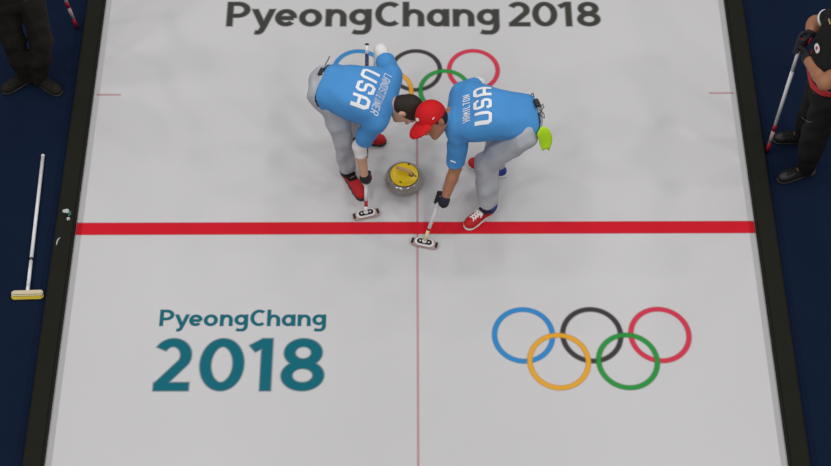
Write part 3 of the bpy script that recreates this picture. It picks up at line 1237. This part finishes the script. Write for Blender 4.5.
bv = BVHTree.FromPolygons([v.co.copy() for v in shB.data.vertices], [tuple(p.vertices) for p in shB.data.polygons])
pts = []
for i in range(5):
    o_ = CAM_M.translation
    h = bv.ray_cast(o_, (P(450.5 + 1.3 * i, 160.5 + .5 * i, .6) - o_).normalized())
    if h[0]:
        pts.append(h[0] + h[1] * .001)
if len(pts) > 2:
    obj('sleeve_mark', tube_mesh(pts, .006, 8), M['white_print'], shB)


# ---- lime cloth hanging out of the back pocket
def lime_cloth():
    nx, ny = 9, 10
    vs, fs = [], []
    outline_l = [(541, 127), (536.5, 134), (538.5, 139), (539.5, 144), (542, 149.5)]
    outline_r = [(545.5, 126.5), (549, 130), (552, 136), (551.5, 142), (549, 149.5)]
    zs = [1.0, .98, .94, .90, .86]
    for j in range(ny):
        t = j / (ny - 1) * 4
        i0 = min(int(t), 3)
        fr = t - i0
        z = lerp(zs[i0], zs[i0 + 1], fr)
        A = P(*[lerp(outline_l[i0][q], outline_l[i0 + 1][q], fr) for q in (0, 1)], z)
        B_ = P(*[lerp(outline_r[i0][q], outline_r[i0 + 1][q], fr) for q in (0, 1)], z)
        for i in range(nx):
            s = i / (nx - 1)
            vs.append(lerp(A, B_, s) + V3(0, 0, .006 * math.sin(s * 7 + t) * (.3 + t * .25)))
    for j in range(ny - 1):
        for i in range(nx - 1):
            fs.append((j * nx + i, j * nx + i + 1, (j + 1) * nx + i + 1, (j + 1) * nx + i))
    me = pymesh('cloth', vs, fs)
    o = obj('cloth', me, M['lime'])
    m = o.modifiers.new('thick', 'SOLIDIFY')
    m.thickness = .008
    tag(o, 'lime green cloth hanging from the back pocket of grey trousers', 'cloth')


lime_cloth()

# ---- player in black at the rink side
C_TIP, C_TOP = P(767, 151.5, .014), V3(2.685, .795, 1.19)
axC = C_TOP - C_TIP
RW = lambda: [(0, .09, M['shaft_red'], 'tip'), (.09, .20, M['pad'], 'lower_shaft'), (.20, .26, M['shaft_red'], 'band'),
              (.26, .74, M['shaft_white'], 'shaft'), (.74, 1.0, M['shaft_white'], 'grip_shaft')]
broom('red and white broom held upright by the player in black', C_TIP, C_TOP, RW(), cap_mat=M['shaft_red'])
black_shoe = dict(collar=M['black_cloth'], upper=M['rubber_black'], sole=M['rubber_black'], laces=M['black_cloth'])
JC = dict(pelvis=V3(2.89, .60, .94), shL=V3(2.95, .47, 1.40), shR=V3(2.90, .83, 1.42), head=V3(2.99, .67, 1.66), mid=V3(2.84, .62, 1.2),
          hipL=V3(2.88, .51, .90), hipR=V3(2.88, .70, .90), knL=V3(2.89, .49, .50), knR=V3(2.92, .73, .50), anL=V3(2.91, .46, .10), anR=V3(2.93, .76, .10),
          toeL=V3(-.93, -.28, 0), toeR=V3(-.97, .05, 0), elL=V3(2.79, .42, 1.20), elR=V3(2.80, .95, 1.18), handL=on(C_TIP, C_TOP, .925), handR=on(C_TIP, C_TOP, .985),
          gripL=axC.normalized(), gripR=axC.normalized(), head_up=V3(-.1, 0, 1), head_fw=V3(-1, .1, -.3), turnL=1, turnR=-1)
pC, shC, trC = build_person(JC, dict(skin=M['skin_tan'], shirt=M['black_cloth'], trousers=M['black_cloth'], shoe=black_shoe, sleeveL=.55, sleeveR=.55, hem=.10, leg=1.3, cuff=.045,
                                     glove_trim=M['red_trim'], cuff_trim=False, arm=1.25, fold=.004),
                            'person in black shirt and trousers with bare forearms beside the rink')


def band_on(J, lo_t, hi_t, ex, material, parent, name, cuts=()):
    bs = bars(J, lo_t, hi_t, 3)
    al = [list(p) for b in bs for p in b[:2]]
    f = Field(np.min(al, 0) - .18, np.max(al, 0) + .18, .009)
    for a, b, r in bs:
        f.cone(a, b, r + ex, r + ex, .01)
    pa = (bs[0][0] + bs[0][1]) / 2
    pb = (bs[-1][0] + bs[-1][1]) / 2
    f.cut(pa, pa - pb)
    f.cut(pb, pb - pa)
    for p, n in cuts:
        f.cut(p, n)
    return obj(name, f.mesh(), material, parent)


band_on(JC, .14, .25, .034, M['red_trim'], shC, 'red_stripe')
band_on(JC, .31, .42, .030, M['red_trim'], shC, 'red_stripe')
# sleeve cuffs of the black shirt
for s, m in (('R', M['white']), ('L', M['red_trim'])):
    a, b = JC['sh' + s], JC['el' + s]
    f = Field(np.minimum(a, b) - .12, np.maximum(a, b) + .12, .007)
    f.cone(lerp(a, b, .40), lerp(a, b, .70), .076, .070, 0)
    f.cut(lerp(a, b, .57), b - a)
    f.cut(lerp(a, b, .53), a - b)
    obj('sleeve_cuff', f.mesh(), m, shC)


def chest_badge(shirt, at, fw, material, L=.07, Wd=.045, inner=None):
    bv = BVHTree.FromPolygons([v.co.copy() for v in shirt.data.vertices], [tuple(p.vertices) for p in shirt.data.polygons])
    r = bv.ray_cast(at + fw * .5, -fw)
    if r[0] is None:
        return
    n = r[1]
    u, v = frame_of(n)[2], frame_of(n)[1]
    b = obj('badge', stadium(L, Wd, -.004, .003, .001, 8), material, shirt)
    b.matrix_world = Matrix.Translation(r[0]) @ Matrix((u, v, n)).transposed().to_4x4()
    if inner:
        c = obj('badge_mark', stadium(L * .35, Wd * .5, .002, .006, .001, 8), inner, shirt)
        c.matrix_world = b.matrix_world.copy()


chest_badge(shC, V3(2.93, .66, 1.27), V3(-1, 0, 0), M['white'], .075, .05, M['red_trim'])
chest_badge(shC, V3(2.93, .76, 1.40), V3(-1, 0, .3), M['gold'], .05, .012)
# pale swoosh on the thigh
bvp = None
r_, n_ = None, None
bv = BVHTree.FromPolygons([v.co.copy() for v in trC.data.vertices], [tuple(p.vertices) for p in trC.data.polygons])
pts = []
for i in range(9):
    q = P(801.5 + 11 * i / 8, 116.5 + 5.5 * math.sin(i / 8 * 1.9), .62)
    o_ = CAM_M.translation
    h = bv.ray_cast(o_, (q - o_).normalized())
    if h[0]:
        pts.append(h[0] + h[1] * .002)
if len(pts) > 3:
    obj('trouser_mark', tube_mesh(pts, [.004 + .002 * math.sin(i / (len(pts) - 1) * 3.1) for i in range(len(pts))], 8), M['dark_metal'], trC)

# ---- the other person in dark clothes at the opposite walkway
D_TIP = P(77, 27.5, .014)
D_TOP = D_TIP + (V3(-2.795, 1.915, 1.19) - D_TIP).normalized() * 1.19
axD = D_TOP - D_TIP
broom('red and white broom held upright by the person in dark trousers', D_TIP, D_TOP, RW(), cap_mat=M['shaft_red'])
JD = dict(pelvis=V3(-2.93, 1.42, .94), shL=V3(-2.78, 1.52, 1.42), shR=V3(-3.10, 1.36, 1.42), head=V3(-2.93, 1.43, 1.67), mid=V3(-2.94, 1.43, 1.2),
          hipL=V3(-2.82, 1.43, .90), hipR=V3(-3.02, 1.40, .90), knL=V3(-2.81, 1.36, .50), knR=V3(-3.02, 1.36, .50), anL=V3(-2.92, 1.33, .10), anR=V3(-3.02, 1.35, .10),
          toeL=V3(.75, -.5, 0), toeR=V3(-.65, -.45, 0), elL=V3(-2.72, 1.62, 1.15), elR=V3(-3.16, 1.46, 1.14), handL=on(D_TIP, D_TOP, .90), handR=V3(-3.10, 1.30, 1.0),
          gripL=axD.normalized(), gripR=V3(.2, -.3, 1), head_up=V3(0, 0, 1), head_fw=V3(.5, -1, -.2), turnL=1, turnR=-1)
pD, shD, trD = build_person(JD, dict(skin=M['skin_tan'], shirt=M['dark_cloth'], leg=1.2, cuff=.045, trousers=M['dark_cloth'], shoe=dict(collar=M['dark_cloth'], upper=M['dark_cloth'], sole=M['rubber_black'], laces=M['black_cloth']),
                                     sleeveL=.55, sleeveR=.55, hem=.10, glove_trim=M['red_trim'], fold=.004),
                            'person in dark trousers and dark shoes across the ice')

# ---- broom lying on the carpet
LA, LB = P(27.5, 292, .03), P(43, 156, .018)


def yellow_head(root, c, hd, ax):
    x = Vector((hd.x, hd.y, 0)).normalized()
    R = Matrix((x, V3(0, 0, 1).cross(x), V3(0, 0, 1))).transposed()
    z = -root.location.z + .006
    T = Matrix.Translation(-ax * .022)
    a = stadium(.230, .050, z, z + .022, .008)
    turned(a, R)
    a.transform(Matrix.Translation(-ax * .027 - V3(0, 0, ax.z * -.027)))
    obj('pad', a, M['pad_yellow'], root)
    b = stadium(.226, .046, z + .016, z + .042, .010)
    turned(b, R)
    b.transform(Matrix.Translation(-ax * .012 - V3(0, 0, ax.z * -.012)))
    obj('head_body', b, M['pad_cream'], root)


broom('white broom with yellow pad lying on navy carpet', LA, LB,
      [(-.01, .05, M['shaft_white'], 'ferrule'), (.05, .22, M['shaft_white'], 'lower_shaft'), (.22, .24, M['dark_metal'], 'collar'), (.24, 1.0, M['shaft_white'], 'shaft')],
      yellow_head, V3(1, .03, 0), cap_mat=M['shaft_white'])


# ---- litter on the foam divider
def crumple(name, c, r, material, seed, squash=(1, 1, .6)):
    rs = random.Random(seed)
    bm = bmesh.new()
    bmesh.ops.create_icosphere(bm, subdivisions=2, radius=r)
    for v in bm.verts:
        k = rs.uniform(.65, 1.25)
        v.co = Vector((v.co.x * k * squash[0], v.co.y * k * squash[1], v.co.z * k * squash[2]))
    zmin = min(v.co.z for v in bm.verts)
    me = bpy.data.meshes.new(name)
    bm.to_mesh(me)
    bm.free()
    o = obj(name, me, material)
    o.location = (c.x, c.y, DIV_H - zmin)
    return o


tag(crumple('paper_scrap', P(66.3, 212.5, .07), .024, M['paper'], 2, (1.1, .8, .5)), 'crumpled white scrap on the black divider, the larger one', 'paper')
tag(crumple('paper_scrap.001', P(68.6, 219.8, .07), .013, M['paper'], 5), 'small round white scrap on the black divider', 'paper')
tag(crumple('foil_scrap', P(70.2, 214.5, .07), .020, M['green_paper'], 7, (.6, 1.3, .4)), 'dark green scrap beside white scraps on the divider', 'scrap')
pts = [P(57.5 + 4.5 * (1 - math.cos(t * 1.4)) - .5, 246 - 7.5 * math.sin(t * 1.45), .068) for t in [i / 7 for i in range(8)]]
pts = [V3(max(p.x, -HALF - .13), p.y, DIV_H + .005) for p in pts]
o = obj('string_scrap', tube_mesh(pts, [.002, .004, .005, .005, .005, .004, .004, .002], 8), M['paper'])
tag(o, 'thin curved white scrap at the outer edge of the divider', 'scrap')
